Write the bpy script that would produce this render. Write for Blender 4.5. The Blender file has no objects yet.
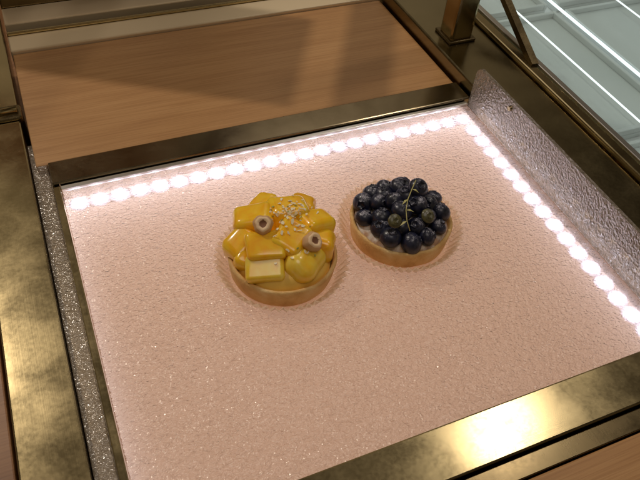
import bpy, bmesh, math, random
from mathutils import Vector, Matrix, noise
from mathutils.bvhtree import BVHTree
random.seed(7)
R=math.radians
scene=bpy.context.scene
C=scene.collection
# ---------------- camera solved from the vanishing points of the tray ----------------
F=680.0; H=0.372
d1=Vector((.9208,-.2415,.3063)); d2=Vector((-.3839,-.6995,.6028)); nn=Vector((.0687,-.6727,-.7367))
def P(u,v,z=0.0):
    r=Vector((u-320,v-240,F)); t=(H-z)/(-nn.dot(r))
    return Vector((r.dot(d1)*t, r.dot(d2)*t, z))
cam=bpy.data.cameras.new('camera'); co=bpy.data.objects.new('camera',cam); C.objects.link(co)
right=Vector((d1.x,d2.x,nn.x)).normalized(); back=-Vector((d1.z,d2.z,nn.z)).normalized(); up=back.cross(right).normalized(); right=up.cross(back)
m=Matrix((right,up,back)).transposed().to_4x4(); m.translation=Vector((0,0,H)); co.matrix_world=m
cam.sensor_width=36; cam.lens=36*F/640; cam.clip_start=.01; cam.clip_end=50
scene.camera=co
scene.view_settings.view_transform='Standard'
# ---------------- materials ----------------
def nodes(name):
    mt=bpy.data.materials.new(name); mt.use_nodes=True; nt=mt.node_tree
    b=nt.nodes['Principled BSDF']; return mt,nt,b
def N(nt,t,**k):
    n=nt.nodes.new(t)
    for a,v in k.items():
        if a in n.inputs: n.inputs[a].default_value=v
        else: setattr(n,a,v)
    return n
def coord(nt,scale=(1,1,1),rot=(0,0,0)):
    tc=N(nt,'ShaderNodeTexCoord'); mp=N(nt,'ShaderNodeMapping'); mp.inputs['Scale'].default_value=scale; mp.inputs['Rotation'].default_value=rot
    nt.links.new(tc.outputs['Object'],mp.inputs[0]); return mp.outputs[0]
def ramp(nt,fac,stops):
    r=N(nt,'ShaderNodeValToRGB'); e=r.color_ramp.elements
    while len(e)<len(stops): e.new(.5)
    for i,(p,c) in enumerate(stops): e[i].position=p; e[i].color=(*c,1)
    nt.links.new(fac,r.inputs[0]); return r.outputs[0]
def noiz(nt,vec,scale,detail=3,dist=0,rough=.5):
    n=N(nt,'ShaderNodeTexNoise'); n.inputs['Scale'].default_value=scale; n.inputs['Detail'].default_value=detail; n.inputs['Distortion'].default_value=dist; n.inputs['Roughness'].default_value=rough
    nt.links.new(vec,n.inputs['Vector']); return n.outputs['Fac']
def math_(nt,op,a,b=None,c=None):
    n=N(nt,'ShaderNodeMath',operation=op)
    for i,x in enumerate((a,b,c)):
        if x is None: continue
        if isinstance(x,(int,float)): n.inputs[i].default_value=x
        else: nt.links.new(x,n.inputs[i])
    return n.outputs[0]
def bump(nt,h,strength,dist,b=None):
    n=N(nt,'ShaderNodeBump'); n.inputs['Strength'].default_value=strength; n.inputs['Distance'].default_value=dist
    nt.links.new(h,n.inputs['Height'])
    if b: nt.links.new(n.outputs[0],b.inputs['Normal'])
    return n.outputs[0]
def facing(nt,base,amp,power,nrm=None):
    lw=N(nt,'ShaderNodeLayerWeight'); lw.inputs['Blend'].default_value=.5
    if nrm: nt.links.new(nrm,lw.inputs['Normal'])
    return math_(nt,'MULTIPLY_ADD',math_(nt,'POWER',lw.outputs['Facing'],power),amp,base)
def brass(name,col,axis,rough=.2):
    mt,nt,b=nodes(name)
    sc=(6,1500,1500) if axis=='x' else (1500,6,1500)
    v=coord(nt,sc); f=noiz(nt,v,1,2)
    v2=coord(nt); s=noiz(nt,v2,35,5,.5); sm=noiz(nt,v2,420,3,.2)
    b.inputs['Metallic'].default_value=1
    cl=ramp(nt,s,[(.3,tuple(c*.88 for c in col)),(.7,col)]); nt.links.new(cl,b.inputs['Base Color'])
    rr=ramp(nt,math_(nt,'MULTIPLY_ADD',sm,.3,math_(nt,'MULTIPLY',s,.7)),[(.35,(rough*.8,)*3),(.7,(rough*1.3,)*3)]); nt.links.new(rr,b.inputs['Roughness'])
    bump(nt,f,.08,.0001,b); return mt
BRX=brass('brass_brushed_x',(.44,.35,.185),'x',.20)
BRY=brass('brass_brushed_y',(.39,.31,.165),'y',.20)
BRO=brass('brass_olive',(.29,.24,.135),'y',.22)
BROX=brass('brass_olive_x',(.25,.20,.125),'x',.20)
BRD=brass('brass_dark',(.18,.135,.07),'y',.25)
def wood(name,c1,c2,c3,rot=0):
    mt,nt,b=nodes(name)
    v=coord(nt,(2.6,50,50),(0,0,rot)); g=noiz(nt,v,2.4,5,.5,.6)
    v2=coord(nt,(18,900,900),(0,0,rot)); p=noiz(nt,v2,1,2)
    a=ramp(nt,g,[(.25,c1),(.5,c2),(.75,c3)])
    mx=N(nt,'ShaderNodeMix',data_type='RGBA',blend_type='MULTIPLY'); mx.inputs[0].default_value=.45
    pc=ramp(nt,p,[(.38,(.70,.62,.52)),(.56,(1,1,1))])
    nt.links.new(a,mx.inputs[6]); nt.links.new(pc,mx.inputs[7]); nt.links.new(mx.outputs[2],b.inputs['Base Color'])
    b.inputs['Roughness'].default_value=.45; bump(nt,p,.12,.0003,b); return mt
WOOD=wood('oak_wood',(.39,.195,.072),(.46,.245,.095),(.51,.285,.12))
WOODD=wood('dark_wood',(.20,.085,.03),(.28,.13,.05),(.35,.17,.07))
def hammered(nt,scale=1.0,strength=.6,dist=.0009):
    v=coord(nt,(1,1.3,1))
    a=noiz(nt,v,360*scale,1,.7,.4)
    vo=N(nt,'ShaderNodeTexVoronoi',feature='SMOOTH_F1'); vo.inputs['Scale'].default_value=280*scale; vo.inputs['Smoothness'].default_value=.5
    nz=N(nt,'ShaderNodeTexNoise'); nz.inputs['Scale'].default_value=170*scale; nz.inputs['Detail'].default_value=0; nt.links.new(v,nz.inputs['Vector'])
    mx=N(nt,'ShaderNodeMix',data_type='VECTOR'); mx.inputs[0].default_value=.007
    nt.links.new(v,mx.inputs[4]); nt.links.new(nz.outputs['Color'],mx.inputs[5]); nt.links.new(mx.outputs[1],vo.inputs['Vector'])
    return bump(nt,math_(nt,'ADD',a,vo.outputs['Distance']),strength,dist)
def panel_mat():
    mt,nt,b=nodes('hammered_acrylic'); nt.nodes.remove(b); out=nt.nodes['Material Output']
    nrm=hammered(nt,1.35,.85,.0010); nrs=hammered(nt,1.35,.42,.0005)
    tr=N(nt,'ShaderNodeBsdfTranslucent'); tr.inputs['Color'].default_value=(.95,.80,.71,1)
    df=N(nt,'ShaderNodeBsdfDiffuse'); df.inputs['Color'].default_value=(.90,.56,.39,1)
    rf=N(nt,'ShaderNodeBsdfRefraction'); rf.inputs['Color'].default_value=(1,.97,.94,1); rf.inputs['IOR'].default_value=1.25; rf.inputs['Roughness'].default_value=.03
    gl=N(nt,'ShaderNodeBsdfGlossy'); gl.inputs['Color'].default_value=(1,.98,.95,1); gl.inputs['Roughness'].default_value=.15
    m1=N(nt,'ShaderNodeMixShader'); m1.inputs[0].default_value=.70
    m3=N(nt,'ShaderNodeMixShader'); m3.inputs[0].default_value=.50
    m2=N(nt,'ShaderNodeMixShader')
    for n in (tr,df,gl): nt.links.new(nrm,n.inputs['Normal'])
    nt.links.new(nrs,rf.inputs['Normal'])
    nt.links.new(tr.outputs[0],m1.inputs[1]); nt.links.new(df.outputs[0],m1.inputs[2])
    nt.links.new(m1.outputs[0],m3.inputs[1]); nt.links.new(rf.outputs[0],m3.inputs[2])
    nt.links.new(facing(nt,.08,.85,2.8,nrm),m2.inputs[0]); nt.links.new(m3.outputs[0],m2.inputs[1]); nt.links.new(gl.outputs[0],m2.inputs[2]); nt.links.new(m2.outputs[0],out.inputs[0])
    return mt
PANEL=panel_mat()
X0,X1,Y0,Y1=-.0135,.350,.140,.415
def glow_plate_mat():   # added emissive plate with the LED glow painted in, fading from the edges
    mt,nt,b=nodes('glow_plate'); tc=N(nt,'ShaderNodeTexCoord'); sx=N(nt,'ShaderNodeSeparateXYZ'); nt.links.new(tc.outputs['Object'],sx.inputs[0])
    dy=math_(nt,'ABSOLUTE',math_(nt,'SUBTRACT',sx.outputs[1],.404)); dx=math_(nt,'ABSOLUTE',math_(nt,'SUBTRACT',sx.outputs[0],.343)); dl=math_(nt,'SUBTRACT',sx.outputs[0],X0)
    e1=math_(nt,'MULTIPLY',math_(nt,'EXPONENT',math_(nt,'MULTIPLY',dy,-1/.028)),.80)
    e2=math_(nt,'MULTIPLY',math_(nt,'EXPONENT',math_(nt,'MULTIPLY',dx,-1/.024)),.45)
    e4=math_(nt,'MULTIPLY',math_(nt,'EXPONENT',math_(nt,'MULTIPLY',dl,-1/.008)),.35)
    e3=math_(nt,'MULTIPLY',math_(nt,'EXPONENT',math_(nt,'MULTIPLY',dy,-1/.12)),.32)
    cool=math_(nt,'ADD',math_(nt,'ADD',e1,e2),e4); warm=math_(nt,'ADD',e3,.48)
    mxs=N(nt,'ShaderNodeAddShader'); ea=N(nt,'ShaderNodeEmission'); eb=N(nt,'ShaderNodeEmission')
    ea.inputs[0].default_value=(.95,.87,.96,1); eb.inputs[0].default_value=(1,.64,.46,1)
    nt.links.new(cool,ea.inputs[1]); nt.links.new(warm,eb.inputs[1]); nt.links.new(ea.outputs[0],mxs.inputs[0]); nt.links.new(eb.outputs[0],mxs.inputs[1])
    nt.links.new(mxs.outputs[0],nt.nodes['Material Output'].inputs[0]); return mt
GLOW_PLATE=glow_plate_mat()
def clear(name,tint,diff,fd,rough=.08,hammer=False,base=.04,amp=.8,power=4,trans=False,hs=.7,hsc=1.0,fdf=None):
    mt,nt,b=nodes(name); nt.nodes.remove(b); out=nt.nodes['Material Output']
    tp=N(nt,'ShaderNodeBsdfTransparent'); tp.inputs[0].default_value=(*tint,1)
    df=N(nt,'ShaderNodeBsdfDiffuse'); df.inputs['Color'].default_value=(*diff,1)
    gl=N(nt,'ShaderNodeBsdfGlossy'); gl.inputs['Roughness'].default_value=rough
    nrm=None
    if hammer:
        nrm=hammered(nt,hsc,hs,.0011/hsc)
        for n in (df,gl): nt.links.new(nrm,n.inputs['Normal'])
    dout=df.outputs[0]
    if trans:
        tl=N(nt,'ShaderNodeBsdfTranslucent'); tl.inputs[0].default_value=(*diff,1); mm=N(nt,'ShaderNodeMixShader'); nt.links.new(dout,mm.inputs[1]); nt.links.new(tl.outputs[0],mm.inputs[2]); dout=mm.outputs[0]
    m1=N(nt,'ShaderNodeMixShader'); m1.inputs[0].default_value=fd
    if fdf: nt.links.new(facing(nt,*fdf),m1.inputs[0])
    m2=N(nt,'ShaderNodeMixShader')
    nt.links.new(tp.outputs[0],m1.inputs[1]); nt.links.new(dout,m1.inputs[2]); nt.links.new(facing(nt,base,amp,power,nrm),m2.inputs[0])
    nt.links.new(m1.outputs[0],m2.inputs[1]); nt.links.new(gl.outputs[0],m2.inputs[2]); nt.links.new(m2.outputs[0],out.inputs[0])
    return mt
GUARD=clear('textured_clear_acrylic',(.92,.87,.80),(.38,.31,.24),.22,.16,True,.09,.8,2.6,False,.9,1.2)
GUARDR=clear('textured_beige_acrylic',(.80,.76,.70),(.42,.36,.29),.26,.15,True,.08,.75,2.6,False,.95,1.25)
CUP=clear('clear_plastic',(.93,.86,.76),(1.0,.88,.72),.40,.10,False,.05,.40,2.2,True,fdf=(.14,.95,1.2))
GLASS=clear('glass',(.88,.93,.92),(.6,.62,.62),.07,.02,False,.05,.8,4)
def plain(name,col,rough=.5,metal=0,**k):
    mt,nt,b=nodes(name); b.inputs['Base Color'].default_value=(*col,1); b.inputs['Roughness'].default_value=rough; b.inputs['Metallic'].default_value=metal
    for a,v in k.items(): b.inputs[a.replace('_',' ')].default_value=v
    v=coord(nt); f=noiz(nt,v,60,3); bump(nt,f,.08,.0005,b); return mt
def emis(name,col,s):
    mt,nt,b=nodes(name); b.inputs['Base Color'].default_value=(*col,1); b.inputs['Emission Color'].default_value=(*col,1); b.inputs['Emission Strength'].default_value=s; return mt
WHITE=plain('white_plastic',(.76,.77,.77),.4); STEEL=plain('steel',(.6,.58,.55),.3,1); DARK=plain('dark_gap',(.03,.022,.015),.6)
PALE=plain('pale_brass_trim',(.78,.64,.44),.3,.35)
BLOCKW=plain('cream_blocker',(.72,.62,.50),.4)
BASE=plain('tray_base_white',(.85,.62,.52),.7); TRAYW=plain('frosted_white_tray',(.66,.69,.68),.3)
TUBE=emis('tube_glow',(.93,.97,1),1.8)
def ledmat():  # bright LED core, its halo painted as radial emission on a flat disc
    mt,nt,b=nodes('led_painted_halo'); tc=N(nt,'ShaderNodeTexCoord')
    ln=N(nt,'ShaderNodeVectorMath',operation='LENGTH'); nt.links.new(tc.outputs['Object'],ln.inputs[0])
    r2=math_(nt,'POWER',ln.outputs['Value'],2.0)
    e1=math_(nt,'EXPONENT',math_(nt,'MULTIPLY',r2,-1/(.0028**2)))
    e2=math_(nt,'EXPONENT',math_(nt,'MULTIPLY',r2,-1/(.0052**2)))
    s=math_(nt,'ADD',math_(nt,'MULTIPLY',e1,40.0),math_(nt,'MULTIPLY_ADD',e2,2.4,.75))
    b.inputs['Base Color'].default_value=(.5,.45,.5,1); b.inputs['Emission Color'].default_value=(.78,.80,1,1); nt.links.new(s,b.inputs['Emission Strength'])
    mt.cycles.emission_sampling='NONE'; return mt
LEDM=ledmat()
def pastry():
    mt,nt,b=nodes('baked_shortcrust'); v=coord(nt)
    a=noiz(nt,v,70,5,.2); f=noiz(nt,v,650,4); 
    cl=ramp(nt,a,[(.3,(.60,.32,.10)),(.5,(.78,.48,.18)),(.7,(.88,.62,.30))]); nt.links.new(cl,b.inputs['Base Color'])
    b.inputs['Roughness'].default_value=.65
    bump(nt,f,.7,.0009,b); return mt
PASTRY=pastry()
def mango(name,c1,c2,c3):
    mt,nt,b=nodes(name); v=coord(nt,(1,1,.5)); a=noiz(nt,v,75,3,.5); f=noiz(nt,v,300,3)
    oi=N(nt,'ShaderNodeObjectInfo'); 
    cl=ramp(nt,a,[(.3,c1),(.5,c2),(.75,c3)])
    hs=N(nt,'ShaderNodeHueSaturation'); mr=N(nt,'ShaderNodeMapRange'); mr.inputs[3].default_value=.95; mr.inputs[4].default_value=1.04
    mh=N(nt,'ShaderNodeMapRange'); mh.inputs[3].default_value=.487; mh.inputs[4].default_value=.501
    nt.links.new(oi.outputs['Random'],mr.inputs[0]); nt.links.new(oi.outputs['Random'],mh.inputs[0]); nt.links.new(mr.outputs[0],hs.inputs['Value']); nt.links.new(mh.outputs[0],hs.inputs['Hue'])
    nt.links.new(cl,hs.inputs['Color']); nt.links.new(hs.outputs[0],b.inputs['Base Color'])
    b.inputs['Roughness'].default_value=.26; b.inputs['Subsurface Weight'].default_value=.3; b.inputs['Subsurface Scale'].default_value=.008; b.inputs['Subsurface Radius'].default_value=(1,.55,.10)
    b.inputs['Coat Weight'].default_value=.7; b.inputs['Coat Roughness'].default_value=.13
    bump(nt,f,.12,.0004,b); return mt
MANGO=mango('mango_flesh',(.98,.47,.008),(1.0,.58,.015),(1.0,.69,.04))
MANGOL=mango('pale_mango_flesh',(1.0,.64,.03),(1.0,.74,.06),(1.0,.82,.14))
CREAM=plain('pastry_cream',(.95,.62,.13),.4)
def sugar_cream():
    mt,nt,b=nodes('sugared_cream'); v=coord(nt); f=noiz(nt,v,500,4); a=noiz(nt,v,160,3)
    cl=ramp(nt,a,[(.4,(.55,.34,.22)),(.62,(.82,.74,.68))]); nt.links.new(cl,b.inputs['Base Color']); b.inputs['Roughness'].default_value=.8; bump(nt,f,.7,.001,b); return mt
SCREAM=sugar_cream()
def berry(name,dark,bloom,sugar):
    mt,nt,b=nodes(name); v=coord(nt); oi=N(nt,'ShaderNodeObjectInfo')
    vs_=N(nt,'ShaderNodeVectorMath',operation='SCALE'); nt.links.new(oi.outputs['Location'],vs_.inputs[0]); vs_.inputs['Scale'].default_value=300
    va=N(nt,'ShaderNodeVectorMath',operation='ADD'); nt.links.new(v,va.inputs[0]); nt.links.new(vs_.outputs[0],va.inputs[1]); v=va.outputs[0]
    a=noiz(nt,v,1.6,4,.4); cl=ramp(nt,a,[(.36,dark),(.66,bloom)])
    g=N(nt,'ShaderNodeNewGeometry'); sx=N(nt,'ShaderNodeSeparateXYZ'); nt.links.new(g.outputs['Normal'],sx.inputs[0])
    s=noiz(nt,v,10,3); s2=noiz(nt,v,1.4,2)
    k=ramp(nt,math_(nt,'MULTIPLY',math_(nt,'MULTIPLY',s,s2),sx.outputs[2]),[(.25,(0,0,0)),(.35,(sugar,)*3)])
    mx=N(nt,'ShaderNodeMix',data_type='RGBA'); nt.links.new(k,mx.inputs[0]); nt.links.new(cl,mx.inputs[6]); mx.inputs[7].default_value=(.60,.58,.70,1)
    nt.links.new(mx.outputs[2],b.inputs['Base Color']); b.inputs['Roughness'].default_value=.38; b.inputs['Coat Weight'].default_value=.2; b.inputs['Coat Roughness'].default_value=.15
    return mt
BERRY=berry('blueberry_skin',(.004,.005,.015),(.013,.016,.046),.55)
GBERRY=berry('green_berry_skin',(.050,.046,.014),(.12,.11,.04),.25)
NUTSKIN=plain('hazelnut_skin',(.62,.38,.19),.6); NUTFACE=plain('hazelnut_cut',(.86,.62,.38),.55); NUTCORE=plain('hazelnut_hollow',(.22,.09,.04),.6)
FLAKE=plain('toasted_flake',(.93,.82,.58),.5); PIST=plain('pistachio',(.36,.38,.10),.5)
TWIG=plain('berry_stem',(.50,.46,.18),.4)
# ---------------- helpers ----------------
def obj(name,bm,mat,parent=None,smooth=False):
    me=bpy.data.meshes.new(name); bmesh.ops.recalc_face_normals(bm,faces=bm.faces); bm.to_mesh(me); bm.free()
    for mm in (mat if isinstance(mat,(list,tuple)) else [mat]): me.materials.append(mm)
    if smooth: 
        for p in me.polygons: p.use_smooth=True
    o=bpy.data.objects.new(name,me); C.objects.link(o)
    if parent: o.parent=parent
    return o
def tag(o,label=None,cat=None,group=None,kind=None):
    for k,v in (('label',label),('category',cat),('group',group),('kind',kind)):
        if v: o[k]=v
    return o
def thing(name,label,cat,loc=(0,0,0),group=None):
    o=bpy.data.objects.new(name,None); o.empty_display_size=.01; C.objects.link(o); o.location=loc; return tag(o,label,cat,group)
def box(bm,x0,x1,y0,y1,z0,z1,bev=0,seg=2,M=None):
    r=bmesh.ops.create_cube(bm,size=1); vs=r['verts']
    for v in vs: v.co=Vector(((x0+x1)/2+v.co.x*(x1-x0),(y0+y1)/2+v.co.y*(y1-y0),(z0+z1)/2+v.co.z*(z1-z0)))
    if bev:
        es=list({e for v in vs for e in v.link_edges}); r2=bmesh.ops.bevel(bm,geom=es,offset=bev,segments=seg,affect='EDGES',profile=.5)
        vs=list({v for v in r2['verts']}|{v for v in vs if v.is_valid})
    if M: bmesh.ops.transform(bm,matrix=M,verts=vs)
def B(name,x0,x1,y0,y1,z0,z1,mat,parent=None,bev=.0012,M=None):
    bm=bmesh.new(); box(bm,x0,x1,y0,y1,z0,z1,bev,2,M); return obj(name,bm,mat,parent)
def tube(name,pts,r,mat,parent=None,n=8,smooth=True):
    bm=bmesh.new(); rings=[]
    for i,p in enumerate(pts):
        p=Vector(p); t=(Vector(pts[min(i+1,len(pts)-1)])-Vector(pts[max(i-1,0)])).normalized()
        a=t.orthogonal().normalized() if i==0 else (a-t*a.dot(t)).normalized(); b_=t.cross(a)
        rings.append([bm.verts.new(p+(a*math.cos(k*2*math.pi/n)+b_*math.sin(k*2*math.pi/n))*(r(i/(len(pts)-1)) if callable(r) else r)) for k in range(n)])
    for i in range(len(rings)-1):
        for k in range(n): bm.faces.new((rings[i][k],rings[i][(k+1)%n],rings[i+1][(k+1)%n],rings[i+1][k]))
    bm.faces.new(rings[0]); bm.faces.new(rings[-1]); return obj(name,bm,mat,parent,smooth)
def lathe(prof,n,rf=None,closed=False):
    bm=bmesh.new(); rings=[]
    for j,(r,z) in enumerate(prof):
        if r<1e-6: rings.append([bm.verts.new((0,0,z))]); continue
        rings.append([bm.verts.new((*( (lambda rr,a:(rr*math.cos(a),rr*math.sin(a)))(rf(r,z,k*2*math.pi/n,j) if rf else r, k*2*math.pi/n)),z)) for k in range(n)])
    for i in range(len(rings)-1):
        A,Bq=rings[i],rings[i+1]
        for k in range(n):
            k2=(k+1)%n
            if len(A)==1: bm.faces.new((A[0],Bq[k],Bq[k2]))
            elif len(Bq)==1: bm.faces.new((A[k],A[k2],Bq[0]))
            else: bm.faces.new((A[k],A[k2],Bq[k2],Bq[k]))
    return bm
# ---------------- setting ----------------
def struct(o): o['kind']='structure'; return o
struct(B('counter',-.6,1.3,-.4,1.6,-.16,-.12,WOODD))
struct(B('wood_shelf',-.028,.3540,.4475,.612,-.03,.002,WOOD))
struct(B('wood_ledge',-.42,-.0705,-.25,.75,-.03,.000,WOODD))
struct(B('front_wood_ledge',-.0700,.60,-.25,.0935,-.03,.000,WOOD))
# ---------------- brass frame of the display ----------------
fr=thing('display_frame','brushed brass frame around the glowing pastry tray','display frame')
B('side_rail',-.0685,-.0325,-.10,.508,-.03,.004,BRY,fr)
B('side_rail',-.0685,-.0325,.528,.80,-.03,.004,BRY,fr)
hb=B('hinge',-.072,-.030,.5085,.5275,-.03,.007,BRD,fr,.002)
tube('hinge_pin',[(-.070,.518,.008),(-.033,.518,.008)],.0035,BRY,hb)
B('front_rail',-.031,.354,.108,.1395,-.03,.004,BRX,fr)
B('front_trim',-.031,.43,.0945,.1065,-.03,.001,BRD,fr,.0006)
B('back_rail',-.019,.3545,.4205,.4465,-.03,.005,BROX,fr)
rr=B('right_rail',.3565,.4165,.02,.62,-.03,.016,BRO,fr,.002)
B('right_rail_edge',.4175,.428,.02,.80,-.03,.021,BRY,fr,.0015)
bk=thing('back_trim','pale and dark brass strips behind the wooden shelf','trim')
B('pale_strip',-.029,.3540,.613,.640,-.03,.005,PALE,bk)
B('gold_edge',-.029,.3540,.6405,.6435,-.03,.0075,BRX,bk,.0006)
B('groove',-.029,.3540,.6440,.6525,-.03,-.004,DARK,bk,0)
B('brass_strip',-.029,.3540,.653,.684,-.03,.010,PALE,bk)
B('riser',-.029,.3540,.6845,.70,-.03,.03,BRD,bk)
M=Matrix.Translation((.03,.735,.20))@Matrix.Rotation(R(-30),4,'Z')  # unseen panel and arm, added only to cast a diagonal shadow on the wood
blk_=thing('shadow_blocker','unseen lid hanging over the wooden shelf','blocker')
B('blocker_panel',-.30,.12,-.10,.03,-.004,.004,BLOCKW,blk_,.001,M)
B('blocker_arm',.155,.19,-.16,.25,-.004,.008,BRD,blk_,.001,M)
# ---------------- light tray ----------------
tr=thing('light_tray','glowing pink textured acrylic tray lit by small lamps along its edges','light tray',(0,0,-.03))
def L(o): o.location.z+=.03; return o
bm=bmesh.new()
vs=[bm.verts.new(c) for c in ((X0,Y0,0),(X1,Y0,0),(X1,Y1,0),(X0,Y1,0))]; bm.faces.new(vs)
pn=L(obj('acrylic_panel',bm,PANEL,tr))
if pn.data.polygons[0].normal.z<0: pn.data.flip_normals()
L(B('tray_base',X0-.002,X1+.002,Y0+.001,Y1+.002,-.026,-.022,BASE,tr,0))
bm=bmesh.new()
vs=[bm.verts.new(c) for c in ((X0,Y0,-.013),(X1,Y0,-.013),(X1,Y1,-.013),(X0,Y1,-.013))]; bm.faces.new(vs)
lg=L(obj('glow_plate',bm,GLOW_PLATE,tr))
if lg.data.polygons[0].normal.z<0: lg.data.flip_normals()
L(B('side_wall',X0-.0055,X0-.0005,Y0,Y1+.004,-.021,.003,BRY,tr,.0008))
L(B('back_wall',X0,X1,Y1+.0005,Y1+.0045,-.021,.0025,STEEL,tr,.0006))
L(B('side_flange',-.0315,-.0195,.06,.476,-.004,.0015,GUARD,tr,.0008))
L(B('flange_backing',-.0315,-.0195,.06,.476,-.02,-.006,STEEL,tr,0))
bm=bmesh.new(); pr=[(.05,0),(.4165,0),(.4165,.034)]
for k in range(1,7): a=k*math.pi/12; pr.append((.4085+.008*math.cos(a),.034+.008*math.sin(a)))
pr+=[(.05,.042)]
fa=[bm.verts.new((.3505,y,z)) for y,z in pr]; fb=[bm.verts.new((.3535,y,z)) for y,z in pr]
bm.faces.new(fa); bm.faces.new(fb[::-1])
for i in range(len(pr)): j=(i+1)%len(pr); bm.faces.new((fa[i],fb[i],fb[j],fa[j]))
gd=L(obj('side_guard',bm,GUARDR,tr))
bm=bmesh.new(); bmesh.ops.create_cone(bm,cap_ends=True,segments=20,radius1=.0026,radius2=.0020,depth=.0016,matrix=Matrix.Translation((.3497,.362,.035))@Matrix.Rotation(R(-90),4,'Y'))
obj('screw',bm,BRD,gd)
bm=bmesh.new(); bmesh.ops.create_circle(bm,cap_ends=True,segments=24,radius=.0076)
LED_DISC=bpy.data.meshes.new('led'); bm.to_mesh(LED_DISC); bm.free(); LED_DISC.materials.append(LEDM)
def strip(pts):
    x0=min(p[0] for p in pts)-.005; x1=max(p[0] for p in pts)+.005; y0=min(p[1] for p in pts)-.005; y1=max(p[1] for p in pts)+.005
    s=L(B('led_strip',x0,x1,y0,y1,-.0085,-.0075,WHITE,tr,0))
    for (x,y) in pts:
        o=bpy.data.objects.new('led',LED_DISC); C.objects.link(o); o.parent=s; o.location=(x,y,-.0068)
nb=23
strip([(X0+.010+i*(X1-X0-.022)/(nb-1),.4030) for i in range(nb)])
strip([(.3390,.386-i*.0155) for i in range(16)])
# ---------------- brass posts and glass case on the right ----------------
pc=thing('brass_post','stout brown brass post rising at the tray\'s far right corner','post',(.385,.50,.016))
def rel(o,p): o.location=-Vector(p.location); return o
rel(B('post_body',.372,.396,.492,.516,.0165,.34,BRY,pc,.003),pc)
rel(B('post_foot',.369,.399,.489,.519,.016,.019,BRD,pc,.001),pc)
gc=thing('glass_case','white lit display case under glass beside the tray\'s right side','display case')
B('case_floor',.4285,1.25,.0,1.5,-.12,-.055,WHITE,gc,0)
B('glass_top',.4290,1.20,.02,1.3,.013,.018,GLASS,gc,.001)
B('glass_rim',.4290,.435,.02,1.3,.0185,.0225,STEEL,gc,.0006)
for i,(x0,x1) in enumerate(((.47,.60),(.615,.745),(.76,.89))):
    for j,(y0,y1) in enumerate(((.14,.36),(.375,.60),(.615,.84))):
        bm=bmesh.new(); box(bm,x0,x1,y0,y1,-.055,-.048,.002)
        box(bm,x0,x0+.005,y0,y1,-.048,-.041,.001); box(bm,x1-.005,x1,y0,y1,-.048,-.041,.001); box(bm,x0+.005,x1-.005,y0,y0+.005,-.048,-.041,.001); box(bm,x0+.005,x1-.005,y1-.005,y1,-.048,-.041,.001)
        obj('white_tray',bm,TRAYW,gc)
for xx,zz,r_ in ((.607,-.040,.0018),(.752,-.040,.0018),(.535,-.030,.0010),(.680,-.030,.0010)): tube('tube_lamp',[(xx,.10,zz),(xx,.95,zz)],r_,TUBE,gc)
l=bpy.data.lights.new('case_lamp','AREA'); l.shape='RECTANGLE'; l.size=.6; l.size_y=1.2; l.energy=.72; l.color=(.95,.98,.98)
o=bpy.data.objects.new('case_lamp',l); C.objects.link(o); o.location=(.80,.62,.010)
p1=P(534,66,.02); 
db=tag(tube('door_bar',[p1,p1+Vector((.014,.125,.045))],.0050,BRD,None,4,False),'thin dark slanted bar resting on the glass case','bar')
# ---------------- tarts ----------------
def shell(parent,seed):
    prof=[(0,.0015),(.030,.0012),(.0350,.0012),(.0362,.0022),(.0368,.006),(.0374,.011),(.0380,.0160),(.0377,.0174),(.0368,.0180),(.0356,.0176),(.0350,.0160),(.0344,.010),(0,.010)]
    def rf(r,z,a,j): return r+ .0006*noise.noise(Vector((math.cos(a)*3+seed,math.sin(a)*3,z*200)))
    bm=lathe(prof,96,rf)
    for v in bm.verts: v.co.z+=.0009*noise.noise(v.co*120+Vector((seed,0,0))) if v.co.z>.014 else 0
    return obj('pastry_shell',bm,PASTRY,parent,True)
def cup(c,label):
    nf=50; n=nf*4
    prof=[(0,.0006),(.034,.0006),(.0372,.0008),(.0390,.0014),(.0410,.0045),(.0432,.0085),(.0454,.0125),(.0466,.0129)]
    amp=[0,0,.0005,.0013,.0017,.0017,.0017,.0017]
    bm=lathe(prof,n,lambda r,z,a,j:r+amp[j]*(2/math.pi)*math.asin(math.sin(nf*a)*.98))
    o=obj('plastic_cup',bm,CUP,None,False); o.location=c; return tag(o,label,'plastic cup','clear fluted cups under the tarts')
cm=Vector((.1185,.2885,0))
cup(cm,'clear fluted plastic cup holding the yellow mango tart')
mt_=thing('mango_tart','round tart piled with glazed yellow mango chunks and two halved hazelnuts','tart',cm+Vector((0,0,.0008)))
shell(mt_,1.3)
bm=lathe([(.0342,.012),(.033,.017),(.028,.022),(.018,.026),(0,.0275)],64,lambda r,z,a,j:r*(1+.02*math.sin(5*a+j)))
obj('pastry_cream',bm,CREAM,mt_,True)
chunks=[
(243,245,.0220,24,22,20,25,8,-16,.0056),(254,222,.0275,28,24,20,-20,-8,-10,.0058),(265,270,.0215,25,18,16,-16,24,-4,.0032),
(266,248,.0290,25,21,18,-14,18,-6,.0036),(304,262,.0235,29,24,20,38,26,6,.0085),(291,240,.0320,26,23,18,35,8,-6,.0050),
(319,245,.0235,21,21,20,60,6,16,.0064),(314,225,.0275,26,23,19,10,-4,14,.0056),(287,214,.0290,28,23,19,-8,-10,0,.0056),
(263,208,.0230,21,19,17,30,-18,-6,.0056),(301,208,.0230,21,19,18,-30,-16,8,.0056),(248,260,.0205,18,16,14,50,18,-14,.0045)]
verts=[];polys=[]
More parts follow.
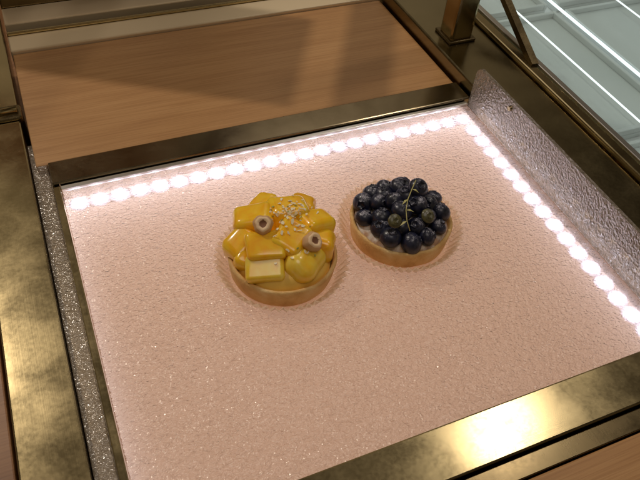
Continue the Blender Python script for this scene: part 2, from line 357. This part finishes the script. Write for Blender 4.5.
for i,(u,v,z,lx,ly,lz,rz,rx,ry,bv) in enumerate(chunks):
    bm=bmesh.new(); bmesh.ops.create_cube(bm,size=1)
    for w in bm.verts:
        w.co=Vector((w.co.x*lx,w.co.y*ly,w.co.z*lz))*.001
        w.co+=Vector([random.uniform(-.0015,.0015) for _ in range(3)])
    bmesh.ops.bevel(bm,geom=list(bm.edges),offset=bv,segments=6,affect='EDGES',profile=.5)
    bmesh.ops.subdivide_edges(bm,edges=[e for e in bm.edges if e.calc_length()>.004],cuts=3,use_grid_fill=True)
    bm.normal_update()
    for w in bm.verts: w.co+=w.normal*.0005*noise.noise(w.co*90+Vector((i*7,0,0)))
    p=P(u,v,z)-mt_.location; M=Matrix.Translation(p)@Matrix.Rotation(R(rz),4,'Z')@Matrix.Rotation(R(rx),4,'X')@Matrix.Rotation(R(ry),4,'Y')
    bm.normal_update()
    o=obj('mango_chunk',bm,MANGOL if i in (2,4) else MANGO,mt_,True); o.matrix_local=M
    k=len(verts); verts+=[M@w.co for w in o.data.vertices]; polys+=[[k+q for q in pl.vertices] for pl in o.data.polygons]
bvh=BVHTree.FromPolygons(verts,polys)
def drop(x,y):
    h=bvh.ray_cast(Vector((x,y,.2)),Vector((0,0,-1))); return (h[0],h[1]) if h[0] else (None,None)
def hazel(u,v,tilt,az):
    p=P(u,v,.045)-mt_.location; zs=[]
    for dx in (-.004,0,.004):
        for dy in (-.004,0,.004):
            h,_=drop(p.x+dx,p.y+dy)
            if h: zs.append(h.z)
    zs.sort(); z=zs[-3]
    r=.0068; prof=[]
    for k in range(0,13): a=-math.pi/2+k*(math.pi/2+.70)/12; prof.append((r*math.cos(a) if k else 0,r*.9*math.sin(a)))
    top=prof[-1][1]; prof+=[(r*.70,top+.0006),(r*.58,top+.0008),(r*.46,top+.0006),(r*.36,top+.0001),(r*.22,top-.0003),(0,top-.0005)]
    bm=lathe(prof,28,lambda rr,z_,a,j:rr*(1+.06*math.sin(3*a+1+u)+.04*math.sin(7*a)))
    for f in bm.faces:
        c=f.calc_center_median(); rad=math.hypot(c.x,c.y)
        f.material_index = 2 if (rad<r*.38 and c.z>0) else (1 if c.z>top-.0003 else 0)
    o=obj('hazelnut_half',bm,[NUTSKIN,NUTFACE,NUTCORE],mt_,True)
    o.matrix_local=Matrix.Translation((p.x,p.y,z+.0030))@Matrix.Rotation(R(az),4,'Z')@Matrix.Rotation(R(tilt),4,'X')
hazel(263,222,34,-20); hazel(313,234,36,28)
for i in range(112):
    if i<92: u,v=random.gauss(291,9.5),random.gauss(211,7)
    else: u,v=random.uniform(270,320),random.uniform(202,254)
    p=P(u,v,.042)-mt_.location; h,nm=drop(p.x,p.y)
    if not h or nm.z<.35: continue
    l,w,t=random.uniform(.0016,.0046),random.uniform(.0010,.0028),random.uniform(.0003,.0005)
    g=(i%6==5)
    if g: l*=.7; w*=.8
    bm=bmesh.new()
    n6=8; ring=[]
    for k in range(n6):
        a=k*2*math.pi/n6; rr_=random.uniform(.5,1.15); ring.append((l/2*rr_*math.cos(a),w/2*rr_*math.sin(a)))
    cv=random.uniform(-15,22)
    ta=[bm.verts.new((x,y,t/2+cv*x*x)) for x,y in ring]; tb=[bm.verts.new((x,y,-t/2+cv*x*x)) for x,y in ring]
    bm.faces.new(ta); bm.faces.new(tb[::-1])
    for k in range(n6): j=(k+1)%n6; bm.faces.new((ta[k],tb[k],tb[j],ta[j]))
    q=Vector((0,0,1)).rotation_difference(nm).to_matrix().to_4x4()
    o=obj('pistachio_bit' if g else 'nut_flake',bm,PIST if g else FLAKE,mt_)
    o.matrix_local=Matrix.Translation(h+nm*random.uniform(.0003,.0014))@q@Matrix.Rotation(random.uniform(0,6.3),4,'Z')@Matrix.Rotation(random.uniform(-.4,.4),4,'Y')
# --- blueberry tart
cb=Vector((.2130,.2915,0))
cup(cb,'clear fluted plastic cup holding the blueberry tart')
bt=thing('blueberry_tart','round tart heaped with dark blueberries dusted in white sugar','tart',cb+Vector((0,0,.0008)))
shell(bt,8.1)
bm=lathe([(.0346,.014),(.033,.0175),(.028,.0195),(.018,.022),(0,.024)],64,lambda r,z,a,j:r*(1+.01*math.sin(7*a+j)))
obj('sugared_cream',bm,SCREAM,bt,True)
def berry_mesh(name,mat):
    prof=[]
    nk=16
    for k in range(nk+1):
        a=-math.pi/2+k*(math.pi*.88)/nk; prof.append((math.cos(a) if k else 0,math.sin(a)*.88))
    z=prof[-1][1]; r=prof[-1][0]
    prof+=[(r*1.02,z+.06),(r*.95,z+.11),(r*.78,z+.04),(r*.6,z-.08),(0,z-.12)]
    J=len(prof)
    def rf(rr,zz,a,j): return rr*(1+.16*math.cos(5*a)) if j in (J-5,J-4,J-3) else rr
    bm=lathe(prof,30,rf)
    me=bpy.data.meshes.new(name); bmesh.ops.recalc_face_normals(bm,faces=bm.faces); bm.to_mesh(me); bm.free(); me.materials.append(mat)
    for p in me.polygons: p.use_smooth=True
    return me
BM=berry_mesh('blueberry',BERRY); GM=berry_mesh('green_berry',GBERRY)
def berry_at(p,r,me,name,tilt=None,az=None,flat=1):
    o=bpy.data.objects.new(name,me); C.objects.link(o); o.parent=bt
    o.location=p; o.scale=(r*random.uniform(.97,1.03),r,r*random.uniform(.92,1)*flat); o.rotation_euler=(tilt if tilt is not None else random.uniform(-1.3,1.3),random.uniform(-.6,.6) if tilt is None else 0,random.uniform(0,6.28) if az is None else az)
pts=[]
for k in range(13): pts.append((.0284,k*2*math.pi/13+.12,.0218))
for k in range(9): pts.append((.0190,k*2*math.pi/9+.55,.0262))
for k in range(4): pts.append((.0085,k*2*math.pi/4+.9,.0315))
for rad,a,z in pts:
    ad=math.degrees(a)%360
    if rad>.025 and 190<ad<214: rad=.0245; z=.0225     # this one sits further in: the sugared cream shows
    r=random.uniform(.0066,.0084)
    berry_at(Vector((rad*math.cos(a)+random.uniform(-.0014,.0014),rad*math.sin(a)+random.uniform(-.0014,.0014)-.0004,z+random.uniform(-.001,.0014))),r,BM,'blueberry')
for (u,v,z,r) in ((395,221,.0365,.0052),(428,216,.0350,.0054)):
    p=P(u,v,z)-bt.location; berry_at(p,r,GM,'green_berry',.6,random.uniform(-.5,.3),.55)
p=P(418,188,.040)-bt.location; berry_at(p,.0074,BM,'blueberry',.5,.2)
q=[P(u,v,z)-bt.location for u,v,z in ((416,180,.050),(412,189,.049),(408,199,.048),(406,210,.046),(407,221,.043),(410,231,.038))]
st=tube('stem',q,.00035,TWIG,bt,6)
for (a_,b_) in (((408,199,.048),(402,205,.047)),((406,210,.046),(414,212,.044)),((412,189,.049),(419,193,.047)),((407,221,.043),(400,226,.041))):
    A_=P(*a_)-bt.location; B_=P(*b_)-bt.location; mid=(A_+B_)/2+Vector((0,0,.001))
    bm=bmesh.new(); sd=(B_-A_).cross(Vector((0,0,1))).normalized()*.0009
    vs=[bm.verts.new(A_),bm.verts.new(mid+sd),bm.verts.new(B_),bm.verts.new(mid-sd)]; bm.faces.new(vs)
    obj('leaf',bm,TWIG,bt)
# ---------------- light ----------------
w=bpy.data.worlds.new('World'); scene.world=w; w.use_nodes=True; nt=w.node_tree; bg=nt.nodes['Background']
tc=N(nt,'ShaderNodeTexCoord'); nz=N(nt,'ShaderNodeTexNoise'); nz.inputs['Scale'].default_value=1.9; nz.inputs['Detail'].default_value=1
nt.links.new(tc.outputs['Generated'],nz.inputs['Vector'])
c=ramp(nt,nz.outputs['Fac'],[(.36,(.045,.034,.022)),(.52,(.14,.108,.07)),(.68,(.44,.36,.25))]); nt.links.new(c,bg.inputs[0]); bg.inputs[1].default_value=.75
def area(loc,target,size,power,col):
    l=bpy.data.lights.new('shop_lamp','AREA'); l.energy=power; l.size=size; l.color=col; l.shape='DISK'
    o=bpy.data.objects.new('shop_lamp',l); C.objects.link(o); o.location=loc; o.rotation_euler=(Vector(target)-Vector(loc)).to_track_quat('-Z','Y').to_euler()
area((-.50,1.29,1.3),(.15,.35,0),.07,8,(1,.88,.74))
area((.89,.563,1.3),(.2,.3,0),.10,1.8,(1,.90,.78))
area((.84,1.67,1.7),(.15,.3,0),.8,1.9,(1,.90,.80))
area((.1,-.2,1.9),(.15,.3,0),.9,4.8,(1,.89,.77))
